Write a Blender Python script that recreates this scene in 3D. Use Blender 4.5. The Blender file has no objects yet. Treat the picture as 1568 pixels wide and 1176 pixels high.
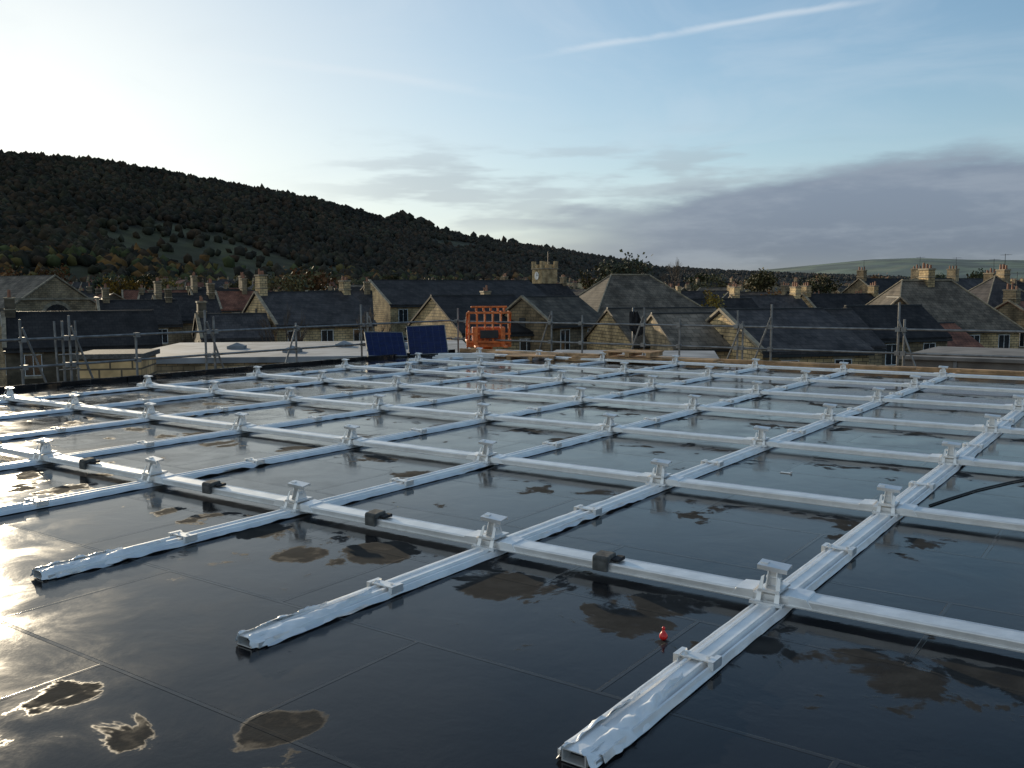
import bpy, math, random, bmesh
import numpy as np
from mathutils import Vector, Matrix, noise as mn
random.seed(7); rng=np.random.default_rng(7)
S=bpy.context.scene
C=bpy.context.collection
# ------------------------------------------------------------ camera
F=1416.0; PITCH=0.0991; ROLL=0.0042; EYE=1.6
cam=bpy.data.cameras.new("camera"); co=bpy.data.objects.new("camera",cam); C.objects.link(co)
cam.sensor_width=36; cam.lens=36*F/1568; cam.clip_end=20000; cam.clip_start=0.05
RM=Matrix.Rotation(math.radians(90)-PITCH,3,'X')@Matrix.Rotation(-ROLL,3,'Z')
co.matrix_world=Matrix.Translation((0,0,EYE))@(RM.to_4x4())
S.camera=co
def at(u,v,d):
    """place on the survey photo -> world point at depth d (metres north of the viewer)"""
    r=RM@Vector(((u-784)/F,(588-v)/F,-1)); s=d/r.y
    return (r.x*s, d, EYE+r.z*s)
# ------------------------------------------------------------ world
SUN_AZ=-31.0; SUN_EL=9.2
w=bpy.data.worlds.new("World"); S.world=w; w.use_nodes=True
nt=w.node_tree; nt.nodes.clear()
class N:
    def __init__(s,nt): s.nt=nt
    def n(s,t,**k):
        x=s.nt.nodes.new(t)
        for a,b in k.items(): setattr(x,a,b)
        return x
    def put(s,sock,v):
        if isinstance(v,bpy.types.NodeSocket): s.nt.links.new(v,sock)
        else: sock.default_value=v
    def m(s,op,a,b=0.0,c=0.0,clamp=False):
        x=s.n('ShaderNodeMath',operation=op,use_clamp=clamp); s.put(x.inputs[0],a); s.put(x.inputs[1],b); s.put(x.inputs[2],c); return x.outputs[0]
    def vm(s,op,a,b=(0,0,0)):
        x=s.n('ShaderNodeVectorMath',operation=op); s.put(x.inputs[0],a); s.put(x.inputs[1],b)
        return x.outputs['Value'] if op in('DOT_PRODUCT','LENGTH','DISTANCE') else x.outputs[0]
    def sm(s,x,a,b,lo=0.0,hi=1.0):
        q=s.n('ShaderNodeMapRange',interpolation_type='SMOOTHSTEP'); s.put(q.inputs[0],x); q.inputs[1].default_value=a;q.inputs[2].default_value=b;q.inputs[3].default_value=lo;q.inputs[4].default_value=hi
        return q.outputs[0]
    def mix(s,f,a,b,bt='MIX'):
        q=s.n('ShaderNodeMix',data_type='RGBA',blend_type=bt); s.put(q.inputs[0],f)
        for i,v in((6,a),(7,b)):
            if isinstance(v,tuple) and len(v)==3: v=v+(1,)
            s.put(q.inputs[i],v)
        return q.outputs[2]
    def noise(s,vec,scale,detail=3,rough=.5,dist=0):
        q=s.n('ShaderNodeTexNoise')
        if vec is not None: s.put(q.inputs['Vector'],vec)
        q.inputs['Scale'].default_value=scale;q.inputs['Detail'].default_value=detail;q.inputs['Roughness'].default_value=rough;q.inputs['Distortion'].default_value=dist
        return q.outputs[0]
n=N(nt)
sky=n.n('ShaderNodeTexSky',sky_type='NISHITA',sun_disc=False,sun_elevation=math.radians(SUN_EL),sun_rotation=math.radians(SUN_AZ),altitude=120,air_density=1.0,dust_density=0.5,ozone_density=2.2)
tc=n.n('ShaderNodeTexCoord'); D=tc.outputs['Generated']
sep=n.n('ShaderNodeSeparateXYZ'); n.put(sep.inputs[0],D)
az=n.m('ARCTAN2',sep.outputs[0],sep.outputs[1]); el=sep.outputs[2]
st=n.vm('MULTIPLY',D,(1,1,4.5))
n1=n.noise(st,2.6,4,.55,0); n2=n.noise(st,8.0,5,.6,0)
top=n.m('MULTIPLY_ADD',n.sm(az,-.30,.50),.080,.058)
nn=n.m('ADD',n.m('MULTIPLY',n.m('SUBTRACT',n1,.5),.085),n.m('MULTIPLY',n.m('SUBTRACT',n2,.5),.045))
bank=n.sm(n.m('SUBTRACT',n.m('ADD',top,nn),el),-.006,.020)
bank=n.m('MULTIPLY',bank,n.sm(n.m('ADD',az,n.m('MULTIPLY',n.m('SUBTRACT',n1,.5),.5)),-.18,.16))
bank=n.m('MULTIPLY',bank,n.sm(el,-.01,.05,.70,1))
n3=n.noise(n.vm('MULTIPLY',D,(1,1,6)),6.5,4,.55,0)
br=n.m('MULTIPLY',n.sm(n3,.50,.64),n.m('MULTIPLY',n.sm(el,.05,.08),n.sm(el,.12,.18,1,0)))
br=n.m('MULTIPLY',br,n.m('MULTIPLY',n.m('MULTIPLY',n.sm(az,-.28,-.08),n.sm(az,.2,.4,1,0)),.6))
ci=n.noise(n.vm('MULTIPLY',D,(1.0,1.6,3.2)),3.2,5,.62,1.0)
veil=n.m('MULTIPLY',n.sm(ci,.42,.75),.20)
c=n.mix(veil,sky.outputs[0],(4.8,5.3,5.8))
lv=n.m('MULTIPLY',n.m('MULTIPLY',n.sm(az,-.80,.28,1,0),n.sm(el,0,.8,1,.3)),.78)
c=n.mix(lv,c,(6.0,6.35,6.1))
c=n.mix(n.sm(el,.0,.22,.25,0),c,(4.2,4.8,5.2))
c=n.vm('MULTIPLY',c,(1.02,1.09,1.15))
# soft shoulder compressing the brightest sky near the low sun
c=n.vm('DIVIDE',n.vm('MULTIPLY',c,(17.8,18.0,18.2)),n.vm('ADD',c,(15,15,15)))
def trail(p,q,wid,a0,a1,amt):
    global c
    A=Vector(at(*p,1000))-Vector((0,0,EYE)); B=Vector(at(*q,1000))-Vector((0,0,EYE))
    nm=A.cross(B).normalized()
    t=n.m('ABSOLUTE',n.m('ADD',n.vm('DOT_PRODUCT',D,tuple(nm)),n.m('MULTIPLY',n.m('SUBTRACT',ci,.5),.014)))
    m=n.m('MULTIPLY',n.sm(t,0,wid,1,0),n.m('MULTIPLY',n.sm(az,a0,a0+.15),n.sm(az,a1-.10,a1,1,0)))
    c=n.mix(n.m('MULTIPLY',m,n.m('MULTIPLY',n.sm(ci,.35,.6,.3,1),amt)),c,(5.8,6.0,6.2))
trail((780,92),(1250,16),.0050,-.02,.40,.36)
trail((420,95),(800,150),.007,-.40,.05,.16)
shade=n.mix(n.sm(el,.01,.12),(1.05,1.30,1.75),(1.45,1.78,2.35))
shade=n.mix(n.sm(n2,.45,.70,0,.40),shade,(2.45,2.8,3.25))
shade=n.mix(n.sm(az,-.2,.35,.6,0),shade,(2.7,3.0,3.4))
c=n.mix(n.m('MULTIPLY',br,.75),c,(2.4,2.7,3.05))
c=n.mix(n.m('MULTIPLY',bank,.93),c,shade)
bg=n.n('ShaderNodeBackground'); n.put(bg.inputs[0],c); bg.inputs[1].default_value=0.15
ou=n.n('ShaderNodeOutputWorld'); nt.links.new(bg.outputs[0],ou.inputs[0])
sl=bpy.data.lights.new("sun",'SUN'); sl.energy=5.0; sl.angle=math.radians(.5); sl.color=(1,.84,.60)
so=bpy.data.objects.new("sun",sl); C.objects.link(so)
a=math.radians(SUN_AZ);e=math.radians(SUN_EL)
so.rotation_euler=Vector((math.sin(a)*math.cos(e),math.cos(a)*math.cos(e),math.sin(e))).to_track_quat('Z','Y').to_euler()
so.location=(-30,20,30)
S.view_settings.view_transform='Standard'; S.view_settings.look='None'; S.view_settings.exposure=0
# ------------------------------------------------------------ materials
def mat(name,base,rough=.7,metal=0.0,var=.25,scale=3.0,bump=.0,bscale=20,spec=.5,rand=0.0,attr=None):
    m=bpy.data.materials.new(name); m.use_nodes=True; k=N(m.node_tree); b=m.node_tree.nodes['Principled BSDF']
    t=k.n('ShaderNodeTexCoord').outputs['Object']
    col=k.n('ShaderNodeVertexColor',layer_name=attr).outputs[0] if attr else tuple(base)
    f=k.noise(t,scale,2,.6)
    s=k.sm(f,.3,.7,1-var,1+var)
    if rand:
        oi=k.n('ShaderNodeObjectInfo').outputs['Random']
        s=k.m('MULTIPLY',s,k.m('MULTIPLY_ADD',oi,2*rand,1-rand))
    cc=k.n('ShaderNodeVectorMath',operation='SCALE'); k.put(cc.inputs[0],col); k.put(cc.inputs['Scale'],s)
    k.put(b.inputs['Base Color'],cc.outputs[0])
    b.inputs['Roughness'].default_value=rough; b.inputs['Metallic'].default_value=metal; b.inputs['Specular IOR Level'].default_value=spec
    if bump:
        q=k.n('ShaderNodeBump'); q.inputs['Strength'].default_value=bump; q.inputs['Distance'].default_value=.02
        k.put(q.inputs['Height'],k.noise(t,bscale,2,.6)); k.put(b.inputs['Normal'],q.outputs[0])
    return m
def masonry(name,c1,c2,bw,bh,kind='wall',mort=.02,rough=.85,mcol=(.12,.10,.07),rand=.2):
    m=bpy.data.materials.new(name); m.use_nodes=True; k=N(m.node_tree); b=m.node_tree.nodes['Principled BSDF']
    t=k.n('ShaderNodeTexCoord').outputs['Object']
    sp=k.n('ShaderNodeSeparateXYZ'); k.put(sp.inputs[0],t)
    cb=k.n('ShaderNodeCombineXYZ')
    if kind=='wall': k.put(cb.inputs[0],k.m('ADD',sp.outputs[0],sp.outputs[1])); k.put(cb.inputs[1],sp.outputs[2])
    else: k.put(cb.inputs[0],sp.outputs[1]); k.put(cb.inputs[1],k.m('MULTIPLY',sp.outputs[2],1.8))
    br=k.n('ShaderNodeTexBrick'); k.put(br.inputs['Vector'],cb.outputs[0]); br.inputs['Scale'].default_value=1
    br.inputs['Brick Width'].default_value=bw; br.inputs['Row Height'].default_value=bh; br.inputs['Mortar Size'].default_value=mort
    br.inputs['Color1'].default_value=c1+(1,);br.inputs['Color2'].default_value=c2+(1,);br.inputs['Mortar'].default_value=mcol+(1,)
    f=k.noise(t,.8,4,.65)
    oi=k.n('ShaderNodeObjectInfo').outputs['Random']
    s=k.m('MULTIPLY',k.sm(f,.3,.7,.55,1.4),k.m('MULTIPLY_ADD',oi,2*rand,1-rand))
    cc=k.n('ShaderNodeVectorMath',operation='SCALE'); k.put(cc.inputs[0],br.outputs[0]); k.put(cc.inputs['Scale'],s)
    k.put(b.inputs['Base Color'],cc.outputs[0]); b.inputs['Roughness'].default_value=rough
    b.inputs['Specular IOR Level'].default_value=.2
    return m
M_stone=masonry("sunlit_gritstone_wall",(.54,.39,.20),(.42,.30,.16),.45,.2)  # brighter, yellower stone: sunlight on the gables is put into its colour
M_stone3=masonry("plain_stone_wall",(.32,.235,.135),(.21,.16,.10),.45,.2,rand=.35)  # same stone in a darker tone
M_stone2=masonry("dark_stone_wall",(.14,.11,.075),(.10,.08,.055),.45,.2)
M_slate=masonry("slate_roof",(.052,.045,.042),(.031,.028,.028),.35,.3,'roof',.012,.75,(.015,.015,.015),.5)
M_slate2=masonry("stone_slate_roof",(.16,.13,.098),(.10,.085,.066),.45,.35,'roof',.015,.8,(.05,.04,.03),.35)
M_tile=masonry("clay_tile_roof",(.24,.10,.06),(.17,.07,.045),.3,.3,'roof',.015,.75,(.06,.03,.02),.3)
M_trim=mat("stone_trim",(.27,.22,.15),.85,var=.3)
M_glass=mat("window_glass",(.02,.025,.03),.08,spec=.8)
M_white=mat("white_paint",(.6,.6,.58),.5)
M_pot=mat("terracotta",(.26,.12,.07),.8)
M_dark=mat("dark_gutter",(.015,.015,.015),.5)
M_alu=mat("aluminium",(.76,.755,.74),.40,.60,var=.08,scale=8,bump=.05,bscale=25)
M_foil=mat("film_covered_aluminium",(.80,.80,.79),.42,.50,var=.08,scale=6,bump=.10,bscale=18)
M_film=mat("white_protective_film",(.88,.88,.87),.35,.05,var=.05,scale=9,bump=.22,bscale=22)
M_steel=mat("galvanised_tube",(.20,.20,.195),.55,.5,var=.3,scale=5)
M_rub=mat("rubber_block",(.10,.10,.095),.9,var=.3,scale=20,bump=.3,spec=.2)
M_timber=mat("raw_timber",(.40,.24,.12),.8,var=.35,scale=4)
M_orange=mat("orange_paint",(.62,.15,.03),.5,var=.35,scale=6)
M_red=mat("red_plastic",(.6,.02,.02),.3)
M_black=mat("matte_black",(.012,.012,.014),.8)
M_cell=mat("solar_cell",(.008,.014,.06),.15,spec=.4,scale=8)
M_line=mat("cell_busbar",(.03,.04,.09),.4)
M_grey=mat("grey_membrane",(.22,.23,.24),.7,var=.35,scale=.6,spec=.3)
M_conc=mat("concrete",(.15,.14,.13),.85,var=.3,scale=1.5)
M_leafs={k:mat("foliage_"+k,c,.8,var=.45,scale=.6,rand=.2) for k,c in dict(green=(.055,.065,.02),dark=(.032,.036,.015),yellow=(.28,.19,.03),rust=(.16,.075,.025),olive=(.095,.082,.03)).items()}
M_bark=mat("bark",(.08,.06,.045),.9,var=.3)
# ------------------------------------------------------------ mesh builder
class MB:
    def __init__(s): s.V=[];s.F=[];s.I=[];s.T=Matrix.Identity(4)
    def add(s,vs,fs,mi=0):
        o=len(s.V); s.V+= [tuple(s.T@Vector(v)) for v in vs]; s.F+=[tuple(i+o for i in f) for f in fs]; s.I+=[mi]*len(fs)
    def box(s,x0,x1,y0,y1,z0,z1,mi=0):
        s.add([(x0,y0,z0),(x1,y0,z0),(x1,y1,z0),(x0,y1,z0),(x0,y0,z1),(x1,y0,z1),(x1,y1,z1),(x0,y1,z1)],
              [(0,3,2,1),(4,5,6,7),(0,1,5,4),(1,2,6,5),(2,3,7,6),(3,0,4,7)],mi)
    def cyl(s,a,b,r,r2=None,seg=8,mi=0,cap=True):
        a=Vector(a);b=Vector(b);r2=r if r2 is None else r2
        z=(b-a).normalized(); x=z.orthogonal().normalized(); y=z.cross(x)
        vs=[];
        for p,q in((a,r),(b,r2)):
            for i in range(seg):
                t=2*math.pi*i/seg; vs.append(p+x*q*math.cos(t)+y*q*math.sin(t))
        fs=[(i,(i+1)%seg,seg+(i+1)%seg,seg+i) for i in range(seg)]
        if cap: fs+=[tuple(range(seg))[::-1],tuple(range(seg,2*seg))]
        s.add(vs,fs,mi)
    def prism(s,poly,y0,y1,mi=0,axis='y'):
        k=len(poly)
        if axis=='y': vs=[(x,y0,z) for x,z in poly]+[(x,y1,z) for x,z in poly]
        else: vs=[(y0,x,z) for x,z in poly]+[(y1,x,z) for x,z in poly]
        fs=[(i,(i+1)%k,k+(i+1)%k,k+i) for i in range(k)]+[tuple(range(k))[::-1],tuple(range(k,2*k))]
        s.add(vs,fs,mi)
    def mesh(s,name,mats,smooth=False):
        me=bpy.data.meshes.new(name); me.from_pydata(s.V,[],s.F)
        for m in mats: me.materials.append(m)
        me.polygons.foreach_set('material_index',s.I)
        if smooth: me.polygons.foreach_set('use_smooth',[True]*len(s.F))
        me.update(); return me
    def obj(s,name,mats,loc=(0,0,0),rz=0,smooth=False,bevel=0):
        o=bpy.data.objects.new(name,s.mesh(name,mats,smooth)); C.objects.link(o); o.location=loc; o.rotation_euler=(0,0,rz)
        if bevel:
            b=o.modifiers.new('b','BEVEL'); b.width=bevel; b.segments=2; b.limit_method='ANGLE'
        return o
# ------------------------------------------------------------ roof frame
OX,OY,TH=-.0814*1.38,4.067*1.38,.6201
PA,PB=1.289*1.38,1.6605*1.38
RZ=-TH
def L2W(x,y,z=0):
    return (OX+x*math.cos(TH)+y*math.sin(TH), OY-x*math.sin(TH)+y*math.cos(TH), z)
RX0,RX1,RY0,RY1=-12.3,30,-14,15.0
m=bpy.data.materials.new("wet_bitumen_membrane"); m.use_nodes=True; k=N(m.node_tree); b=m.node_tree.nodes['Principled BSDF']
t=k.n('ShaderNodeTexCoord').outputs['Object']
sp=k.n('ShaderNodeSeparateXYZ'); k.put(sp.inputs[0],t); X=sp.outputs[0];Y=sp.outputs[1]
big=k.noise(t,.55,2,.6,0); med=k.noise(t,2.2,5,.62,.4); fine=k.noise(t,60,1,.6); med2=k.noise(t,5,3,.6)
br=k.n('ShaderNodeTexBrick'); k.put(br.inputs['Vector'],k.vm('ADD',t,(0.35,.42,0))); br.inputs['Scale'].default_value=1
br.inputs['Brick Width'].default_value=1.9;br.inputs['Row Height'].default_value=.98;br.inputs['Mortar Size'].default_value=.013;br.inputs['Mortar Smooth'].default_value=.3
br.inputs['Color1'].default_value=(0,0,0,1);br.inputs['Color2'].default_value=(1,1,1,1);br.inputs['Mortar'].default_value=(.5,.5,.5,1)
seam=br.outputs[1]
fr=k.m('FRACT',k.m('DIVIDE',k.m('ADD',Y,50*PB),PB))
band=k.m('MULTIPLY',k.sm(fr,.52,.74),k.sm(fr,.86,.97,1,0))
dry=k.sm(k.m('ADD',k.m('ADD',med,k.m('MULTIPLY',band,.12)),k.m('MULTIPLY',k.m('SUBTRACT',big,.5),.2)),.66,.72)
def patch(px,py,r):
    q=k.vm('DISTANCE',t,(px,py,0)); q=k.m('ADD',q,k.m('MULTIPLY',k.m('SUBTRACT',med,.5),r*2.8)); return k.sm(q,r,r+.04,1,0)
for px,py,r in((.73,-2.36,.14),(.45,-.5,.2),(1.25,-.62,.17),(1.9,-.55,.09),(-.55,-.45,.2),(-.95,-.75,.14),(-1.6,-.5,.18),(1.25,-2.75,.07)):
    dry=k.m('MAXIMUM',dry,patch(px,py,r))
dry=k.m('MULTIPLY',dry,k.sm(med2,.25,.5,.5,.9))
lapn=k.noise(t,.9,1,.5)
wetc=k.mix(k.sm(big,.35,.65),(.006,.0065,.008,1),(.013,.013,.015,1))
wetc=k.mix(k.m('MULTIPLY',seam,.6),wetc,(.040,.040,.040,1))
dryc=k.mix(k.sm(med2,.3,.7),(.026,.026,.025,1),(.050,.049,.046,1))
k.put(b.inputs['Base Color'],k.mix(dry,wetc,dryc))
rw=k.m('ADD',k.sm(med,.35,.7,.06,.17),k.m('MULTIPLY',k.sm(br.outputs[0],.2,1),.05))
rr=k.n('ShaderNodeMix',data_type='FLOAT'); k.put(rr.inputs[0],dry); k.put(rr.inputs[2],rw); rr.inputs[3].default_value=1.0
k.put(b.inputs['Roughness'],rr.outputs[0]); b.inputs['IOR'].default_value=1.26
k.put(b.inputs['Specular IOR Level'],k.m('MULTIPLY_ADD',dry,-.5,.5))
h=k.m('ADD',k.m('MULTIPLY',med,.036),k.m('MULTIPLY',fine,k.m('MULTIPLY_ADD',dry,.010,.0020)))
h=k.m('ADD',h,k.m('MULTIPLY',k.m('MULTIPLY',seam,k.sm(lapn,.30,.5,.5,1)),.09))
h=k.m('ADD',h,k.m('MULTIPLY',br.outputs[0],.07))
q=k.n('ShaderNodeBump'); q.inputs['Strength'].default_value=.6; q.inputs['Distance'].default_value=.12
k.put(q.inputs['Height'],h); k.put(b.inputs['Normal'],q.outputs[0])
M_roof=m
mb=MB(); mb.box(RX0,RX1,RY0,RY1,-.4,0,0); mb.box(RX0+.2,RX1-.2,RY0+.2,RY1-.2,-10.5,-.401,1)
mb.obj("flat_roof",[M_roof,M_stone2],(OX,OY,0),RZ)
mb=MB()
for a_,b_ in ((RX0,-1.5),(-1.45,3.2),(3.25,9.5),(9.55,RX1)):
    mb.box(a_,b_,RY1-.02,RY1+.10,-.2,.09,0)
for y in np.arange(-2,14.6,2.4): mb.box(RX0-.10,RX0+.02,y,y+2.38,-.2,.08,1)
mb.obj("roof_edge_kerb",[M_timber,M_roof],(OX,OY,0),RZ,bevel=.006)
# ------------------------------------------------------------ rails
IMIN,IMAX,JMAX=-4,15,6
def rail_profile_sweep(mb,pts,a0,a1,seg,jit,mi=0):
    vs=[];k_=len(pts)
    for s in range(seg+1):
        f=s/seg; y=a0+(a1-a0)*(f**1.35)
        for i,(p,z) in enumerate(pts):
            dx,dz=jit(i,y); vs.append((p+dx,y,z+dz))
    fs=[(s*k_+i,s*k_+i+1,(s+1)*k_+i+1,(s+1)*k_+i) for s in range(seg) for i in range(k_-1)]
    mb.add(vs,fs,mi)
for j in range(JMAX+1):
    mb=MB()
    x0=(IMIN-2)*PA-.25; x1=RX1-1
    pr=[(-.060,.040),(-.065,.046),(-.065,.076),(-.057,.084),(-.050,.082),(.048,.086),(.056,.090),(.062,.085),(.062,.04)]
    mb.prism(pr,x0,x1,0,'x')
    mb.box(x0,x1,-.075,-.0655,.036,.046,0)
    for i in range(IMIN,IMAX+1):
        cx=(i-2)*PA
        for sx in(-1,1):
            mb.add([(cx+sx*.09,-.070,.042),(cx+sx*.21,-.070,.042),(cx+sx*.18,-.070,.087),(cx+sx*.09,-.070,.090),
                    (cx+sx*.09,.067,.042),(cx+sx*.21,.067,.042),(cx+sx*.18,.067,.094),(cx+sx*.09,.067,.100)],
                   [(0,1,2,3),(7,6,5,4),(3,2,6,7),(1,5,6,2),(0,3,7,4)],1)
    mb.obj("cross_rail",[M_alu,M_foil],(*L2W(0,j*PB)[:2],0),RZ,bevel=.0015)
for i in range(IMIN,IMAX+1):
    mb=MB(); y0=-1.9+random.uniform(-.03,.03); y1=JMAX*PB+.5
    pts=[(-.090,.004),(-.082,.018),(-.075,.034),(-.066,.035),(-.051,.020),(-.041,.046),(-.028,.046),(-.024,.037),(.024,.037),(.028,.046),(.041,.046),(.051,.020),(.066,.035),(.075,.034),(.082,.018),(.090,.004)]
    sd=i*17.3
    def jit(ix,y):
        e={0:1,15:1,1:.6,14:.6,2:.28,13:.28,3:.12,12:.12}.get(ix,.02)
        cr=.2+1.1*max(0,min(1,(mn.noise((y*.7,sd,0))*1.6)))
        return (mn.noise((y*6,sd+ix*.5,1))*.022*e*cr, (mn.noise((y*8,sd+ix*.5,7))+.3)*.020*e*cr)
    rail_profile_sweep(mb,pts,y0+.04,y1,420,jit)
    for s in(-1,1): mb.box(s*.046-.003,s*.046+.003,y0-.02,y0+.2,.004,.049,1)
    mb.box(-.043,.043,y0-.02,y0+.2,.0465,.0505,1); mb.box(-.043,.043,y0-.02,y0+.2,.004,.009,1)
    mb.box(-.042,.042,y0+.03,y0+.06,.0095,.046,2)  # black plug inside the tube end, standing in for its inner shade
    for s in(-1,1): mb.box(s*.064-.013,s*.064+.013,y0,y0+.2,.005,.029,1)
    for side,L_,wd in((1,.80,.062),(-1,.55,.042)):
        gx=8; gy=70; vs=[]
        for a_ in range(gy+1):
            fy=a_/gy; y=y0-.03+L_*fy
            taper=math.sin(math.pi*min(1,fy*1.05+.12))**.5 if fy<.99 else .05
            for b_ in range(gx+1):
                fx=b_/gx; ww=wd*max(.1,taper)*(1+.5*mn.noise((y*9,sd,3)))
                fold=(mn.noise((y*13,fx*2+sd,side*4))+.25)*.024+abs(mn.noise((y*26+fx*4,fx*3+sd,9)))*.016
                x=side*(.030+ww*fx); hz=.056-.046*fx**1.4+ fold*math.sin(math.pi*min(1,fx+.10))
                vs.append((x+mn.noise((y*12,fx*2,sd))*.010,y+.012*mn.noise((y*9,fx*4,sd+5)),max(.006,hz)))
        mb.add(vs,[(a_*(gx+1)+b_,a_*(gx+1)+b_+1,(a_+1)*(gx+1)+b_+1,(a_+1)*(gx+1)+b_) for a_ in range(gy) for b_ in range(gx)],3)
    for yc in [-.42*PB]+[ (j+.47)*PB for j in range(JMAX)]:
        yc+=random.uniform(-.05,.05)
        mb.box(-.086,.086,yc-.03,yc+.03,.048,.054,1)
        for s in(-1,1):
            mb.box(s*.080-.012,s*.080+.012,yc-.045,yc+.045,.02,.059,1); mb.cyl((s*.05,yc,.054),(s*.05,yc,.065),.009,seg=6,mi=1)
    me_=mb.mesh("base_rail",[M_foil,M_alu,M_black,M_film]); me_.polygons.foreach_set('use_smooth',[q_==3 for q_ in mb.I])
    o=bpy.data.objects.new("base_rail",me_); C.objects.link(o); o.location=(*L2W((i-2)*PA,0)[:2],0); o.rotation_euler=(0,0,RZ)
mb=MB()
mb.box(-.055,.055,-.085,.085,.093,.106,0)
for s in(-1,1):
    mb.add([(s*.030,-.05,.10),(s*.030,.05,.10),(s*.024,.022,.205),(s*.024,-.022,.205),(s*.025,-.05,.10),(s*.025,.05,.10),(s*.019,.022,.205),(s*.019,-.022,.205)],
           [(0,1,2,3),(7,6,5,4),(0,3,7,4),(1,5,6,2),(3,2,6,7)],0)
mb.box(-.024,.024,-.006,.006,.11,.200,0)
mb.T=Matrix.Translation((0,0,.212))@Matrix.Rotation(math.radians(9),4,'X')@Matrix.Rotation(math.radians(3),4,'Y')
mb.box(-.078,.078,-.034,.034,-.002,.006,0)
mb.box(-.078,.078,-.038,-.034,-.018,.006,0); mb.box(-.078,.078,.034,.038,-.012,.006,0)
mb.box(-.070,-.030,-.012,.012,.0062,.012,0)
mb.T=Matrix.Identity(4)
for s in(-1,1):
    mb.add([(s*.035,-.10,.045),(s*.062,-.10,.045),(s*.05,-.05,.16),(s*.035,-.05,.17),(s*.035,-.094,.045),(s*.062,-.094,.045),(s*.05,-.044,.16),(s*.035,-.044,.17)],
           [(0,1,2,3),(7,6,5,4),(1,5,6,2),(0,3,7,4),(3,2,6,7)],0)
mb.cyl((-.04,0,.15),(.04,0,.15),.008,seg=8)
mb.box(-.085,.085,-.12,-.08,.036,.05,0)
pm=mb.mesh("bracket",[M_alu])
for i in range(IMIN,IMAX+1):
    for j in range(JMAX+1):
        o=bpy.data.objects.new("panel_support_bracket",pm); C.objects.link(o)
        o.location=L2W((i-2)*PA+random.uniform(-.01,.01),j*PB); o.rotation_euler=(0,0,RZ+random.uniform(-.06,.06))
mb=MB()
mb.prism([(-.092,.035),(-.092,.108),(-.084,.120),(.010,.128),(.018,.120),(.018,.088),(-.076,.088),(-.076,.035)],-.048,.048,0,'x')
mb.prism([(-.05,.090),(-.05,.104),(.03,.112),(.03,.090)],.050,.10,1,'x')
bm_=mb.mesh("block",[M_rub,M_black])
for i in range(-4,3):
    o=bpy.data.objects.new("rubber_ballast_block",bm_); C.objects.link(o); o.location=L2W((i-2+.45)*PA,0); o.rotation_euler=(0,0,RZ+random.uniform(-.04,.04))
    bv=o.modifiers.new('b','BEVEL'); bv.width=.004
mb=MB(); prof=[(0,0),(.012,.001),(.0185,.008),(.020,.017),(.017,.027),(.010,.036),(.006,.043),(.0055,.050),(.008,.054),(.006,.060),(0,.062)]
sg=20; vs=[];
for r,z in prof:
    for s in range(sg): vs.append((r*math.cos(2*math.pi*s/sg),r*math.sin(2*math.pi*s/sg),z))
mb.add(vs,[(i*sg+s,i*sg+(s+1)%sg,(i+1)*sg+(s+1)%sg,(i+1)*sg+s) for i in range(len(prof)-1) for s in range(sg)],0)
mb.obj("red_plastic_bulb",[M_red],(.694,4.13,.001),0,True)
mb=MB(); pc=[(1.95,2.8),(2.02,3.1),(2.15,3.6),(2.33,4.1),(2.5,4.5),(2.8,4.53),(3.1,4.35)]
for a_,b_ in zip(pc,pc[1:]): mb.cyl((*a_,.008),(*b_,.008),.007,seg=6)
mb.obj("black_cable",[M_black],(OX,OY,0),RZ)
for q_ in range(10):
    x=random.uniform(-9,6);y=random.uniform(3,13)
    if abs((x/PA)-round(x/PA))*PA<.25 or abs(y/PB-round(y/PB))*PB<.25: continue
    mb=MB(); mb.box(-.05,.05,-.015,.015,0.002,.008,0); mb.box(-.05,-.043,-.015,.015,.0082,.02,0)
    mb.obj("loose_clip",[M_alu],L2W(x,y),random.uniform(0,3))
# ------------------------------------------------------------ scaffolding
def scaffold(line,poles,name):
    mb=MB(); r=.024
    (xa,ya),(xb,yb)=line
    for z in(.28,.78): mb.cyl((xa,ya,z),(xb,yb,z+.02),r,seg=8)
    mb.cyl((xa,ya,-.35),(xb,yb,-.35),r,seg=8)
    L=math.hypot(xb-xa,yb-ya); dx=(xb-xa)/L; dy=(yb-ya)/L
    for t_,zt,brace in poles:
        x=xa+dx*t_;y=ya+dy*t_
        lean=random.uniform(-.02,.02)
        mb.cyl((x+dx*lean-dy*.05,y+dx*.05,-9),(x-dy*.05,y+dx*.05+lean,zt),r,seg=8)
        for z in(.28,.78): mb.box(x-.05,x+.05,y-.05,y+.05,z-.04,z+.05,0)
        if brace: mb.cyl((x+dx*.6*brace,y+dy*.6*brace,-.6),(x,y,min(zt-.05,1.0)),r*.9,seg=8)
    return mb.obj(name,[M_steel],(OX,OY,0),RZ)
def r_far(u,c):
    t_=(u-784)/F; ax,ay=L2W(0,c)[:2]
    return (t_*ay-ax)/(math.cos(TH)+t_*math.sin(TH))
def c_left(u,r):
    t_=(u-784)/F; ax,ay=L2W(r,0)[:2]
    return (ax-t_*ay)/(t_*math.cos(TH)-math.sin(TH))
fx0=-13.4
P=[]
for u,zt,bz in((700,1.15,0),(714,.95,1),(843,1.1,-1),(890,1.0,0),(985,1.2,-1),(1040,.95,0),(1128,1.15,0),(1136,.9,-1),(1180,1.3,-1),(1375,1.35,1),(1384,1.0,0),(1700,1.2,0)):
    P.append((r_far(u,16.0)-fx0,zt,bz))
scaffold(((fx0,16.0),(RX1,16.0)),P,"scaffolding_guardrail")
P=[]
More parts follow.
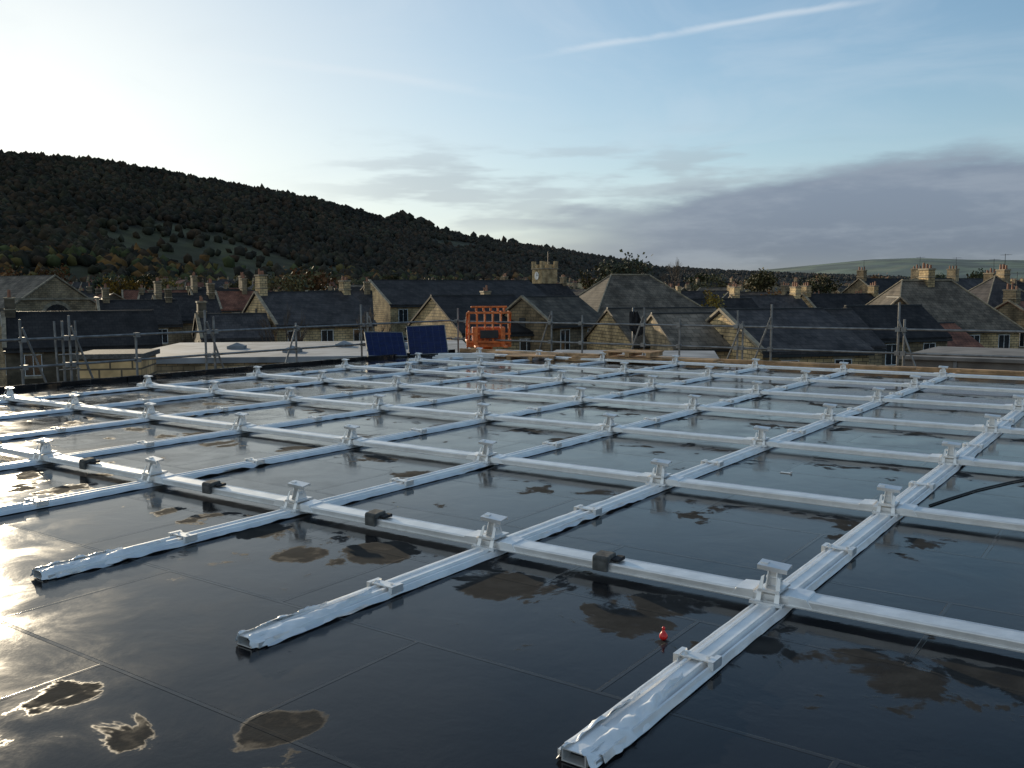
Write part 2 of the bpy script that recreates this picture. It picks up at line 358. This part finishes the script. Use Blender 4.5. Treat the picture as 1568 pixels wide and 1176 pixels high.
for u,zt,bz in((-120,1,0),(35,1.15,1),(100,1.1,0),(110,1.2,1),(210,.8,0),(318,1.25,1),(330,1.1,0),(455,.9,-1),(556,1.3,0),(566,1.1,1)):
    P.append((c_left(u,fx0)+4,zt,bz))
scaffold(((fx0,-4),(fx0,16.0)),P,"scaffolding_guardrail")
mb=MB()
c0=c_left(105,fx0)
for s in(-.2,.2): mb.cyl((fx0+.1,c0+s,-5),(fx0-.1,c0+s,1.1),.02,seg=6)
for z in np.arange(-4,1.0,.28): mb.cyl((fx0,c0-.2,z),(fx0,c0+.2,z),.012,seg=5)
mb.obj("ladder",[M_steel],(OX,OY,0),RZ)
# ------------------------------------------------------------ objects at the far edge
def solar(u,d,wid,hgt,tilt,rz,roll):
    mb=MB(); fr_=.02
    mb.box(-wid/2+fr_,wid/2-fr_,0.0,.03,fr_,hgt-fr_,0)
    mb.box(-wid/2,-wid/2+fr_,-.006,.036,0,hgt,1); mb.box(wid/2-fr_,wid/2,-.006,.036,0,hgt,1)
    mb.box(-wid/2+fr_,wid/2-fr_,-.006,.036,0,fr_,1); mb.box(-wid/2+fr_,wid/2-fr_,-.006,.036,hgt-fr_,hgt,1)
    nx,nz=6,5
    for a_ in range(1,nx): x=-wid/2+a_*wid/nx; mb.box(x-.004,x+.004,-.003,-.0005,fr_,hgt-fr_,2)
    for a_ in range(1,nz): z=a_*hgt/nz; mb.box(-wid/2+fr_,wid/2-fr_,-.0045,-.0032,z-.003,z+.003,2)
    mb.cyl((-wid*.3,.04,hgt*.9),(-wid*.3,.6,.02),.02,seg=6,mi=1); mb.cyl((wid*.3,.04,hgt*.9),(wid*.3,.6,.02),.02,seg=6,mi=1)
    x,y,_=at(u,545,d); o=mb.obj("solar_panel",[M_cell,M_steel,M_line],(x,y,.04)); o.rotation_euler=(math.radians(-tilt),roll,rz)
solar(594,22.8,.98,.80,44,math.radians(20),.03); solar(657,23.4,1.0,.88,36,math.radians(12),-.03)
mb=MB()
for x in(-.55,-.33,-.11,.11,.33,.55): mb.box(x-.025,x+.025,-.03,.03,.1,.95,0)
for z in(.1,.32,.62,.90): mb.box(-.6,.6,-.055,-.031,z-.03,z+.03,0)
mb.box(-.62,.62,.031,.12,-.05,.12,0); mb.box(-.45,.45,.12,.35,.05,.5,0)
for x in(-.38,.38):
    mb.box(x-.06,x+.06,-.9,-.056,-.02,.03,0); mb.box(x-.06,x+.06,-.09,-.056,-.02,.5,0)
for x in(-.6,.6): mb.box(x-.03,x+.03,-.06,.5,.1,.16,0); mb.cyl((x,.45,.15),(x,.0,.9),.03,seg=6)
mb.cyl((0,.4,.3),(0,1.2,-1.0),.16,seg=10); mb.cyl((0,1.2,-1.0),(.4,6,-7.5),.2,seg=10)
for x in(-.35,-.15,.05,.25,.42): mb.box(x-.03,x+.03,-.02,.02,.95,1.06,0)
mb.cyl((-.5,-.02,1.06),(.5,-.02,1.06),.03,seg=6)
mb.box(-.25,.25,-.1,-.06,.2,.42,1)
mb.box(-1.1,1.9,4.5,8.5,-8.6,-7.0,0); mb.box(-.9,.1,5,6.6,-7.0,-5.9,1)
for x in(-1.25,1.75):
    for y in(5.2,7.8): mb.cyl((x,y,-8.4),(x+.35,y,-8.4),.6,seg=16,mi=2)
x,y,z=at(749,530,25.5); mb.obj("telehandler",[M_orange,M_dark,M_black],(x,y,z+.02),math.radians(6),bevel=.008)
for (x,y,l,wd,rz,mm) in((-9.5,14.2,2.4,.2,.05,M_timber),(-8.6,14.5,2.0,.15,-.1,M_timber),(-5.4,14.3,1.8,.4,.02,M_timber),(-7.0,13.95,2.2,.12,.3,M_timber),(-2,14.4,3.0,.16,.02,M_timber),(1.2,14.5,2.4,.16,-.03,M_timber),(-10.6,13.1,1.6,.2,.6,M_alu),(-9.9,14.7,2.2,.1,.0,M_alu),(4.5,14.6,2.6,.14,.02,M_timber)):
    mb=MB()
    for q_ in range(3):
        mb.box(-l/2+q_*.07,l/2-random.uniform(0,.2),-wd/2+q_*.01,wd/2-q_*.01,.003+q_*.042,.041+q_*.042,0)
    mb.obj("timber_plank" if mm is M_timber else "stacked_rail",[mm],L2W(x,y),RZ+rz,bevel=.003)
def pallet(x,y,rz,nst=1):
    mb=MB()
    for s_ in range(nst):
        o_=s_*.145+.003
        for px in(-.5,0,.5): mb.box(px-.05,px+.05,-.4,.4,o_,o_+.09)
        for q_ in range(6): yy=-.36+q_*.144; mb.box(-.58,.58,yy-.045,yy+.045,o_+.0905,o_+.112)
    mb.obj("wooden_pallet",[M_timber],L2W(x,y),RZ+rz)
pallet(-6.6,14.2,.1,2); pallet(-9.0,13.6,.5,1); pallet(-10.0,14.3,-.1,1)
mb=MB(); gx,gz=9,12; vs=[]
for a_ in range(gz+1):
    for b_ in range(gx+1):
        f=a_/gz; wd=.10+.15*f if f<.7 else .2-.4*(f-.7)
        vs.append(((b_/gx-.5)*2*wd*1.0+.14*f, .05*math.sin(b_*1.7+a_*.5)+mn.noise((a_*.4,b_*.5,2))*.06, -.62*f+mn.noise((a_*.3,b_*.6,5))*.06))
mb.add(vs,[(a_*(gx+1)+b_,a_*(gx+1)+b_+1,(a_+1)*(gx+1)+b_+1,(a_+1)*(gx+1)+b_) for a_ in range(gz) for b_ in range(gx)],0)
mb.cyl((0,.06,-1.5),(0,.06,.1),.024,seg=8,mi=1)
x,y,z=at(970,477,24); o=mb.obj("matte_black",[M_black,M_steel],(x,y,z),0,True)
# ------------------------------------------------------------ terrain
def base_z(d): 
    return -9.2+min(max(d-70,0),340)*.019
def ang(u): return math.atan((u-784)/F)
HT=[(-900,190),(-500,200),(-200,214),(0,226),(80,231),(180,241),(290,262),(400,283),(500,303),(590,329),(640,334),(680,350),(760,366),(850,379),(940,394),(1010,408),(1100,413),(1200,418),(1400,426),(1700,438),(2300,440)]
hu=[a_ for a_,_ in HT]; hv=[b_ for _,b_ in HT]
def ridgeR(u): return float(np.interp(u,[-900,0,500,784,1200,1700,2300],[1000,1150,1500,1900,3000,3600,3600]))
def hill_pt(u,s):
    R=ridgeR(u); r=R*(.40+.60*s); a_=ang(u)
    vz=float(np.interp(u,hu,hv)); zr=at(784,vz,1000)[2]; zr=EYE+(zr-EYE)/1000*R*math.cos(a_)
    zr-=7
    s2=max(0,min(s,1)); prof=s2**1.15
    z=-3.2+(zr+3.2)*prof
    x=r*math.sin(a_); y=r*math.cos(a_)
    z+=mn.noise((x*.004,y*.004,3))*16*s2*(1-s2)*3
    if s>1: z=zr-(s-1)*R*.12
    return x,y,z
def meadow(u,s):
    f=mn.noise((u*.012+1,s*7,11))
    m1=math.exp(-((u-330-(s-.28)*-420)/150)**2-((s-.28)/.2)**2)
    m2=math.exp(-((u-90)/90)**2-((s-.12)/.07)**2)*.6
    m3=math.exp(-((u-700)/60)**2-((s-.80)/.1)**2)*.5
    return max(m1,m2,m3)+f*.45
MT=.42
us=np.arange(-900,2301,8); ss=np.concatenate([np.linspace(-.05,1,46),[1.1,1.3,1.8]])
V=[];colv=[]
def hzmix(cc_,hz): return tuple(cc_[q_]*(1-hz)+(.080,.085,.090)[q_]*hz for q_ in range(3))  # aerial haze is blended into the hill and tree vertex colours
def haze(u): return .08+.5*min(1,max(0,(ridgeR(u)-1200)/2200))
for s in ss:
    for u in us:
        x,y,z=hill_pt(float(u),float(s)); V.append((x,y,z))
        g=meadow(u,s); f2=mn.noise((u*.03,s*20,5))
        q1=max(0,min(1,(g-MT)/.10+.3))
        A_=(.036+.012*f2,.029+.010*f2,.016); B_=(.068+.02*f2,.066+.02*f2,.030)
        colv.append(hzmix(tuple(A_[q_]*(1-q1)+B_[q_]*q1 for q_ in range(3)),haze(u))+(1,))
nu=len(us); Fc=[(a_*nu+b_,a_*nu+b_+1,(a_+1)*nu+b_+1,(a_+1)*nu+b_) for a_ in range(len(ss)-1) for b_ in range(nu-1)]
def colmesh(name,V,Fc,colv,mt,smooth=True):
    me=bpy.data.meshes.new(name); me.from_pydata(V,[],Fc); me.materials.append(mt)
    at_=me.color_attributes.new("col",'FLOAT_COLOR','POINT'); at_.data.foreach_set('color',np.array(colv,dtype=np.float32).ravel())
    me.polygons.foreach_set('use_smooth',[smooth]*len(Fc)); me.update()
    o=bpy.data.objects.new(name,me); C.objects.link(o); return o
M_hill=mat("hill_ground",(0,0,0),.95,var=.35,scale=.02,attr="col",spec=.1)
colmesh("wooded_hill",V,Fc,colv,M_hill)
FT=[(700,447),(900,440),(1100,421),(1200,412),(1330,400),(1400,398),(1480,401),(1568,402),(1800,396),(2300,410)]
V=[];colv=[]; us2=np.arange(700,2301,10); ss2=np.concatenate([np.linspace(0,1,24),[1.3]])
for s in ss2:
    for u in us2:
        R=6500; r=R*(.55+.45*s); a_=ang(u); vz=float(np.interp(u,[q_[0] for q_ in FT],[q_[1] for q_ in FT])); zr=EYE+(447-vz)/F*R*math.cos(a_)
        z=-2+(zr+2)*min(1,s)**.8-(max(0,s-1)*300)
        V.append((r*math.sin(a_),r*math.cos(a_),z))
        f3=mn.noise((u*.02,s*6,9)); 
        cc_=(.15,.19,.15) if f3>.0 else (.11,.14,.13)  # pale bluish greens: distance haze is painted into the field colours
        if f3>.35: cc_=(.19,.21,.16)
        colv.append(cc_+(1,))
nu=len(us2); Fc=[(a_*nu+b_,a_*nu+b_+1,(a_+1)*nu+b_+1,(a_+1)*nu+b_) for a_ in range(len(ss2)-1) for b_ in range(nu-1)]
colmesh("distant_farmland_hill",V,Fc,colv,mat("far_fields",(0,0,0),.95,var=.2,scale=.004,attr="col",spec=.1))
rings=[0,20,40,70,100,140,200,260,330,410,500,700,1000,1600,2500,4000,7000,12000]; V=[(0,0,-9.2)];Fc=[];na=96
for r in rings[1:]:
    for a_ in range(na): t_=2*math.pi*a_/na; V.append((r*math.sin(t_),r*math.cos(t_),base_z(r)))
for a_ in range(na): Fc.append((0,1+(a_+1)%na,1+a_))
for q_ in range(len(rings)-2):
    o_=1+q_*na
    for a_ in range(na): Fc.append((o_+a_,o_+(a_+1)%na,o_+na+(a_+1)%na,o_+na+a_))
me=bpy.data.meshes.new("ground"); me.from_pydata(V,[],Fc); me.materials.append(mat("town_ground",(.035,.034,.024),.9,var=.4,scale=.05,spec=.1)); me.update()
C.objects.link(bpy.data.objects.new("ground",me))
# ------------------------------------------------------------ forest
bmm=bmesh.new(); bmesh.ops.create_icosphere(bmm,subdivisions=1,radius=1); iv1=np.array([v.co[:] for v in bmm.verts]); if1=np.array([[v.index for v in f.verts] for f in bmm.faces]); bmm.free()
def blobs(name,items,mt,iv=iv1,ifc=if1):
    n_=len(items); nv=len(iv); 
    P_=np.array([i_[0] for i_ in items]); Sx=np.array([i_[1] for i_ in items]); Cc=np.array([i_[2] for i_ in items])
    base=np.repeat(iv[None],n_,0)*(1+rng.normal(0,.24,(n_,nv,1)))
    th=rng.uniform(0,6.28,n_); c_,s_=np.cos(th)[:,None],np.sin(th)[:,None]
    bx=base[...,0]*c_-base[...,1]*s_; by=base[...,0]*s_+base[...,1]*c_
    base=np.stack([bx,by,base[...,2]],-1)*Sx[:,None,:]+P_[:,None,:]
    V_=base.reshape(-1,3); F_=(ifc[None]+(np.arange(n_)*nv)[:,None,None]).reshape(-1,3)
    me=bpy.data.meshes.new(name); me.vertices.add(len(V_)); me.vertices.foreach_set('co',V_.ravel().astype(np.float32))
    me.loops.add(F_.size); me.loops.foreach_set('vertex_index',F_.ravel().astype(np.int32))
    me.polygons.add(len(F_)); me.polygons.foreach_set('loop_start',np.arange(0,F_.size,3,dtype=np.int32)); me.polygons.foreach_set('loop_total',np.full(len(F_),3,dtype=np.int32))
    me.update(calc_edges=True)
    ca=me.color_attributes.new("col",'FLOAT_COLOR','POINT')
    cv=np.repeat(Cc[:,None,:],nv,1)*(1+rng.normal(0,.16,(n_,nv,1))); cv=np.concatenate([np.clip(cv,0.004,1),np.ones((n_,nv,1))],-1)
    ca.data.foreach_set('color',cv.astype(np.float32).ravel())
    me.materials.append(mt); o=bpy.data.objects.new(name,me); C.objects.link(o); return o
pal=[(.040,.031,.017),(.050,.034,.017),(.032,.030,.016),(.045,.039,.019),(.060,.036,.018),(.034,.028,.018)]
items=[]
def addtree(u,s,sc=1.0):
    x,y,z=hill_pt(u,s); r=random.uniform(2.2,4.6)*sc; p_=random.choice(pal); b_=random.uniform(.8,1.15)*(1+.5*mn.noise((u*.01,s*5,1)))
    if s<.22 and random.random()<.4: p_=random.choice([(.16,.08,.022),(.12,.09,.025),(.07,.075,.025)])
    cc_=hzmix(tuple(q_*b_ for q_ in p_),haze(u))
    items.append(((x,y,z+r*.7),(r,r,r*random.uniform(.9,1.4)),cc_))
while len(items)<22000:
    u=random.uniform(-260,1500); s=random.uniform(.0,1)**.9
    if meadow(u,s)>MT-.02 and random.random()<.93: continue
    addtree(u,s)
for q_ in range(2400):
    u=random.uniform(-260,1300); addtree(u,random.uniform(.975,1.01),random.uniform(.5,1.1))
for c_,w_,n_,sc in((622,18,26,2.1),(655,16,14,1.8),(745,25,12,1.7),(790,25,10,1.5),(850,20,8,1.5),(1045,10,5,1.5)):
    for q_ in range(n_): addtree(random.gauss(c_,w_*.5),random.uniform(.985,1.0),sc)
M_can=mat("forest_canopy",(0,0,0),.95,var=.3,scale=.15,attr="col",spec=.05)
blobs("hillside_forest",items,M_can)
# ------------------------------------------------------------ houses
def house(name,u,d,azd,W,L,vr,pitch=32,chim=(),roof=None,wall=None,hip=0,rows=2,wins=True,gable_feature=None,porch=False,zr=None):
    roof=roof or M_slate; wall=wall or M_stone3
    x,y,z=at(u,vr,d)
    if zr is None: zr=z
    gz=base_z(math.hypot(x,y))-.4; H=zr-gz; rise=W/2*math.tan(math.radians(pitch)); E=H-rise
    if E<2.2: E=2.2; rise=H-E
    mb=MB(); hw=W/2
    if not hip:
        mb.add([(-hw,0,0),(hw,0,0),(hw,0,E),(0,0,H),(-hw,0,E),(-hw,L,0),(hw,L,0),(hw,L,E),(0,L,H),(-hw,L,E)],
           [(0,1,2,3,4),(9,8,7,6,5),(1,6,7,2),(0,4,9,5)],0)
        ov=.25; sl=rise/hw
        for s in(-1,1):
            A_=(s*(hw+ov),E-ov*sl); t2=.14
            mb.prism([(0,H+.02),(A_[0],A_[1]+.02),(A_[0],A_[1]+.02+t2),(0,H+.02+t2)] if s<0 else [(0,H+.02+t2),(A_[0],A_[1]+.02+t2),(A_[0],A_[1]+.02),(0,H+.02)],-.12,L+.12,1)
            mb.box(s*(hw+ov)-.07,s*(hw+ov)+.07,-.1,L+.1,E-ov*sl-.12,E-ov*sl+.01,6)
            if gable_feature!='plain':
                mb.prism([(0,H+.10),(s*(hw+.15),E-.15*sl+.08),(s*(hw+.15),E-.15*sl+.22),(0,H+.24)],-.16,.10,2)
        mb.box(-.10,.10,-.1,L+.1,H+.1,H+.20,6)
    else:
        mb.box(-hw,hw,0,L,0,E,0); ov=.3; hp=min(hip,L/2-.05)
        e0=E-.08
        mb.add([(-hw-ov,-ov,e0),(hw+ov,-ov,e0),(hw+ov,L+ov,e0),(-hw-ov,L+ov,e0),(0,hp,H),(0,L-hp,H)],[(0,1,4),(1,2,5,4),(2,3,5),(3,0,4,5),(3,2,1,0)],1)
        mb.box(-hw-ov-.05,hw+ov+.05,-ov-.05,L+ov+.05,e0-.15,e0-.003,6)
        mb.box(-.13,.13,hp,L-hp,H-.02,H+.12,2)
        for sx in(-1,1):
            for (yy,y2) in((-ov,hp),(L+ov,L-hp)): mb.cyl((sx*(hw+ov),yy,e0+.03),(0,y2,H+.04),.07,seg=5,mi=2)
    for cy,cw,ch in chim:
        yc=cy*L; yc=max(cw*.3,min(L-cw*.3,yc))
        mb.box(-cw/2,cw/2,yc-.3,yc+.3,H-1.2,H+ch,0); mb.box(-cw/2-.06,cw/2+.06,yc-.36,yc+.36,H+ch,H+ch+.12,2); mb.box(-cw/2-.04,cw/2+.04,yc-.34,yc+.34,H+ch*.3,H+ch*.3+.08,2)
        npot=max(2,int(cw/.38))
        for p_ in range(npot): px=-cw/2+.2+(cw-.4)*p_/(npot-1); mb.cyl((px,yc,H+ch+.12),(px,yc,H+ch+.12+random.choice((.3,.4,.5))),.11,.09,6,5)
        if random.random()<.45 and d<170:
            zz=H+ch; mb.cyl((cw/2,yc-.32,zz-.6),(cw/2,yc-.32,zz+1.6),.025,seg=5,mi=6); mb.cyl((cw/2-.5,yc-.32,zz+1.5),(cw/2+.7,yc-.32,zz+1.5),.018,seg=4,mi=6)
            for e_ in(-.4,-.2,0,.2,.4,.6): mb.cyl((cw/2+e_,yc-.6,zz+1.5),(cw/2+e_,yc-.04,zz+1.5),.012,seg=4,mi=6)
    def win(ax,px,pz,w_,h_):
        def bx(a0,a1,dep0,dep1,z0,z1,mi):
            if ax=='f': mb.box(a0,a1,-dep1,-dep0,z0,z1,mi)
            elif ax=='r': mb.box(hw+dep0,hw+dep1,a0,a1,z0,z1,mi)
            else: mb.box(-hw-dep1,-hw-dep0,a0,a1,z0,z1,mi)
        bx(px-w_/2-.12,px+w_/2+.12,.0,.05,pz-.16,pz,2); bx(px-w_/2-.12,px+w_/2+.12,.0,.045,pz+h_,pz+h_+.2,2)
        bx(px-w_/2,px-w_/2+.05,0,.04,pz,pz+h_,4); bx(px+w_/2-.05,px+w_/2,0,.04,pz,pz+h_,4); bx(px-.02,px+.02,0,.04,pz+.05,pz+h_-.05,4)
        bx(px-w_/2+.05,px+w_/2-.05,0,.041,pz,pz+.05,4); bx(px-w_/2+.05,px+w_/2-.05,0,.041,pz+h_-.05,pz+h_,4)
        bx(px-w_/2+.05,px+w_/2-.05,0,.015,pz+.05,pz+h_-.05,3)
    if wins:
        for r_ in range(rows):
            zz=E-1.75-r_*2.8
            if zz<.5: break
            for s_ in('r','l'):
                nn_=max(1,int(L/2.6))
                for q_ in range(nn_): win(s_,L*(q_+.5)/nn_,zz,1.0,1.35)
            if not gable_feature or gable_feature=='w':
                for px in((-hw*.45,hw*.45) if W>6 else (0,)): win('f',px,zz,.9,1.3)
        mb.box(-.45,.5,-.05,-.0,0,2.1,4)
    if gable_feature=='arch':
        R_=1.5; seg=12; zc=E-1.2
        for rr_,dep,mi in((R_+.35,.10,2),(R_,.14,3)):
            pl=[(-rr_,zc-1.6),(rr_,zc-1.6)]+[(rr_*math.cos(math.pi*q_/seg),zc+rr_*math.sin(math.pi*q_/seg)) for q_ in range(seg+1)]
            mb.prism(pl,-dep,-.001,mi)
        for px in(-.75,0,.75): mb.box(px-.06,px+.06,-.19,-.145,zc-1.6,zc+R_*.6,2)
        mb.box(-hw-.2,hw+.2,-.2,-.001,E+.75,E+.95,2)
    if gable_feature=='vent': mb.box(-.25,.25,-.05,-.001,H-1.9,H-1.2,6)
    o=mb.obj(name,[wall,roof,M_trim,M_glass,M_white,M_pot,M_dark],(x,y,gz),-math.radians(azd))
    return o
H=house
LS=M_stone
H("stone_chapel",84,95,-58,9.5,16,424,33,gable_feature='arch',roof=M_slate2,rows=1,wall=M_stone3)
H("stone_house",6,60,62,7,9,482,30,((.0,1.2,1.0),),wall=M_stone2)
H("stone_house",150,88,64,7.5,7,462,30,((.1,1.0,1.2),(.9,1.0,1.1)),wall=M_stone3)
H("stone_house",236,95,62,7.5,6,455,32,((.0,1.3,1.5),(1,1.3,1.3)))
H("stone_house",292,120,62,7.5,7,445,32,((.0,1.5,1.8),(1,1.5,1.8)))
H("stone_house",330,118,62,7,7,447,32,((.5,1.5,1.6),),roof=M_tile)
H("stone_house",302,70,66,6,5,484,28,((.0,1.1,1.0),),wall=M_stone2)
H("gritstone_house",392,76,60,11.5,8,450,23,((.0,1.5,1.45),(1,1.3,1.0)),gable_feature='vent',wall=LS)
H("stone_terrace",470,88,80,8,6,448,30,((1,1.2,.9),),rows=3)
H("stone_mill_building",566,98,62,12,19,431,22,(),gable_feature='vent',rows=3,wall=LS)
H("gritstone_house",662,62,64,10,6,456,24,(),gable_feature='plain',wall=LS)
H("stone_house",738,80,72,7,8,462,30,((.0,1.1,.8),))
H("stone_outbuilding",800,60,40,4.6,6,458,34,(),gable_feature='vent',roof=M_slate2,wall=M_stone3)
H("slate_roofed_hall",868,84,68,11,13,421,38,(),hip=4.5,roof=M_slate2,rows=2)
H("stone_house",770,150,60,8,12,436,32,((.0,1.2,1.2),(1,1.2,1.2)))
H("stone_outbuilding",932,56,74,7.4,7,476,26,(),gable_feature='plain',roof=M_slate2,wins=False,wall=LS)
H("stone_outbuilding",1000,52,80,7,7,484,24,(),roof=M_slate2,wins=False,gable_feature='plain')
H("gritstone_house",1105,50,76,9,6,478,23,(),gable_feature='vent',rows=2,wall=LS)
H("stone_terrace",1190,54,80,7,4.6,478,28,(),rows=2)
H("stone_house",1296,60,70,5,6,472,36,(),gable_feature='plain')
H("stone_house",1325,66,70,6,8,500,30,(),roof=M_tile,wins=False,gable_feature='plain')
H("hipped_stone_hall",1330,78,82,9.5,10.5,430,40,((.5,1.4,.9),),hip=3.0,roof=M_slate2,rows=2,wall=LS)
H("stone_outbuilding",1378,72,12,3.2,5,458,44,(),roof=M_slate2,wins=False)
H("hipped_stone_house",1468,90,80,8,8,424,42,((.6,1.2,.6),),hip=3.9,rows=2)
H("stone_house",1512,100,70,8,12,438,34,((.0,1.3,1.3),(1,1.3,1.3)))
H("stone_house",1545,80,62,7,10,463,30,((.0,1.2,1.0),),roof=M_tile)
H("stone_house",1400,120,65,8,14,428,32,((.0,1.4,1.3),(.5,1.4,1.3)))
H("stone_house",1316,140,65,8,10,428,32,((.0,1.4,1.3),))
H("stone_house",1230,110,74,8,10,452,32,((.0,1.2,1.0),(1,1.2,1.0)),wall=LS)
H("stone_house",1120,100,76,7.5,8,455,32,((.0,1.2,1.0),(1,1.2,1.0)),wall=LS)
H("stone_house",1020,90,76,7,9,460,30,((.0,1.2,1.0),),wall=LS)
mb=MB(); x,y,z=at(834,404,235); gz=base_z(235); HH=z-gz
mb.box(-2.3,2.3,-2.3,2.3,0,HH-1.2,0); mb.box(-2.5,2.5,-2.5,2.5,HH-1.4,HH-1.1,1)
for sx in(-1,0,1):
    for sy in(-1,0,1):
        if sx or sy: mb.box(sx*2-.45,sx*2+.45,sy*2-.45,sy*2+.45,HH-1.1,HH-.2 if not(sx and sy) else HH+.6,0)
for ax in(0,1):
    for rr_,dp,mi in((1.15,2.36,1),(1.0,2.40,2)):
        if ax==0: mb.cyl((0,-2.2,HH-3),(0,-dp,HH-3),rr_,seg=20,mi=mi)
        else: mb.cyl((-2.2,0,HH-3),(-dp,0,HH-3),rr_,seg=20,mi=mi)
mb.box(-.05,.05,-2.44,-2.405,HH-3,HH-2.25,3); mb.box(-.05,.5,-2.44,-2.405,HH-3.05,HH-2.95,3)
mb.box(-2.405-.04,-2.405,-.05,.05,HH-3,HH-2.25,3)
mb.box(-.5,.5,-2.35,-2.301,HH-7.5,HH-5,3); mb.box(-2.35,-2.301,-.5,.5,HH-7.5,HH-5,3)
mb.cyl((1.6,0,HH-1),(1.6,0,HH+3),.08,seg=6,mi=3)
mb.prism([(-4,0),(4,0),(4,6),(0,10),(-4,6)],2.4,20,0)
mb.obj("church_clock_tower",[M_stone,M_trim,M_white,M_dark],(x,y,gz),-math.radians(60))
cnt=0
for q_ in range(720):
    d=115*(4.2**random.random()); u=random.uniform(-150,1720)
    if d<160 and random.random()<.6: continue
    x=(u-784)/F*d
    if not(560<u<1000 and d<150):
        r=math.hypot(x,d); ridge=base_z(r)+random.uniform(7.0,9.8)
        v_=447+ (EYE-ridge)/d*F
        H("stone_house",u,d,random.choice((62,70,78,82,-30,-22,140))+random.uniform(-8,8),random.uniform(6.5,8.5),random.uniform(6,12),v_,random.uniform(29,36),
          tuple((c_,random.uniform(.8,1.4),random.uniform(.6,1.1)) for c_ in((0,.5,1) if random.random()<.2 else ((0,1) if random.random()<.5 else (1,)))),
          roof=random.choice((M_slate,M_slate,M_slate2,M_slate,M_tile)),wall=random.choice((M_stone3,M_stone,M_stone3,M_stone2)))
        cnt+=1
        if cnt>250: break
mb=MB(); x,y,_=at(205,545,38)
ztop=-1.05
mb.box(0,15,0,12,-9,ztop-.25,0); mb.box(-.15,15.15,-.15,12.15,ztop-.25,ztop,1)
for cx,cy in((4,6),(7,3),(9,7),(12,5)):
    mb.box(cx-.4,cx+.4,cy-.4,cy+.4,ztop+.001,ztop+.15,1)
    mb.add([(cx-.35,cy-.35,ztop+.15),(cx+.35,cy-.35,ztop+.15),(cx+.35,cy+.35,ztop+.15),(cx-.35,cy+.35,ztop+.15),(cx,cy,ztop+.3)],[(0,1,4),(1,2,4),(2,3,4),(3,0,4)],1)
for q_ in range(5): mb.box(1.5+q_*2.6,2.7+q_*2.6,-.04,-.001,ztop-2.0,ztop-.9,2)
mb.obj("flat_roofed_building",[M_stone3,M_grey,M_glass],(x-1,y,0),-math.radians(-6),bevel=.02)
mb=MB(); mb.box(0,1.3,0,1.6,-9,.22,0); mb.box(-.08,1.38,-.08,1.68,.22,.33,1)
x,y,_=at(116,545,19.5); mb.obj("stone_outbuilding",[M_stone,M_rub],(x,y,0),-math.radians(-10),bevel=.01)
mb=MB(); mb.box(0,7,0,6,-9,-1.35,0); mb.box(-.2,7.2,-.2,6.2,-1.35,-1.15,1)
x,y,_=at(830,520,38); mb.obj("flat_roofed_building",[M_stone2,M_grey],(x,y,0),-math.radians(10),bevel=.02)
mb=MB(); mb.box(0,14,0,4,-9,-.02,0); mb.box(-.1,14.1,-.1,4.1,-.02,.06,0)
for a_ in range(5): mb.box(1+a_*2.6,1.08+a_*2.6,-.04,-.001,-3,-.03,1)
x,y,_=at(1385,540,20.5); mb.obj("concrete_plant_room",[M_conc,M_grey],(x,y,.1),RZ,bevel=.01)
# ------------------------------------------------------------ trees
def tree(u,d,vt,wd,kind,bare=False,name="tree"):
    x,y,zt=at(u,vt,d); gz=base_z(math.hypot(x,y)); Ht=zt-gz
    mb=MB(); tips=[]
    def br_(p,dr,l,r,dep):
        q=p+dr*l; mb.cyl(p,q,r,r*.65,5 if dep<3 else 3,0,False)
        if dep==0: tips.append(q); return
        for _ in range(3 if dep>1 else 4):
            nd=(dr+Vector((random.uniform(-1,1),random.uniform(-1,1),random.uniform(-.25,.6)))*.75).normalized()
            br_(q,nd,l*random.uniform(.6,.85),r*.6,dep-1)
        tips.append(q)
    br_(Vector((0,0,0)),Vector((0,0,1)),Ht*.34,Ht*.022,4 if bare else 3)
    mz=max(t_.z for t_ in tips); sx=wd/2/max(.1,max(math.hypot(t_.x,t_.y) for t_ in tips)); sz=Ht/mz
    mb.V=[(a_*sx,b_*sx,c_*sz) for a_,b_,c_ in mb.V]
    nm=0 if bare else 26
    for t_ in tips:
        if t_.z<mz*.45: continue
        c0=Vector((t_.x*sx,t_.y*sx,t_.z*sz))
        for _ in range(nm):
            p=c0+Vector((random.gauss(0,1),random.gauss(0,1),random.gauss(0,.8)))*wd*.075; s_=wd*.022*random.uniform(.6,1.4)
            a_=Vector((random.gauss(0,1),random.gauss(0,1),random.gauss(0,1))).normalized(); b_=a_.orthogonal()
            mb.add([p+a_*s_,p+b_*s_,p-a_*s_,p-b_*s_],[(0,1,2,3)],1 if random.random()<.7 else 2)
    k2={'green':'dark','dark':'olive','yellow':'olive','rust':'olive','olive':'dark'}[kind]
    mb.obj(name,[M_bark,M_leafs[kind],M_leafs[k2]],(x,y,gz),random.uniform(0,6))
tree(955,140,398,9,'dark');tree(985,150,406,7,'dark');tree(925,150,412,7,'olive');tree(1075,75,447,3.6,'yellow');tree(1040,180,393,9,'olive',True)
tree(80,180,414,9,'rust');tree(20,170,418,10,'rust');tree(190,160,432,8,'yellow');tree(460,150,422,10,'rust');tree(430,60,462,5,'rust',True);tree(572,66,470,4,'rust',True);tree(440,140,425,8,'olive')
tree(590,110,470,6,'rust',True);tree(1160,160,420,8,'olive');tree(1250,190,428,9,'dark');tree(1180,120,452,6,'rust');tree(1090,200,425,9,'olive');tree(1500,200,420,8,'green')
for q_ in range(44):
    d=random.uniform(170,420); tree(random.uniform(-50,1650),d,447+(EYE-(base_z(d)+random.uniform(8,12)))/d*F,random.uniform(7,12),random.choice(('rust','olive','dark','green','yellow','olive')),random.random()<.15)
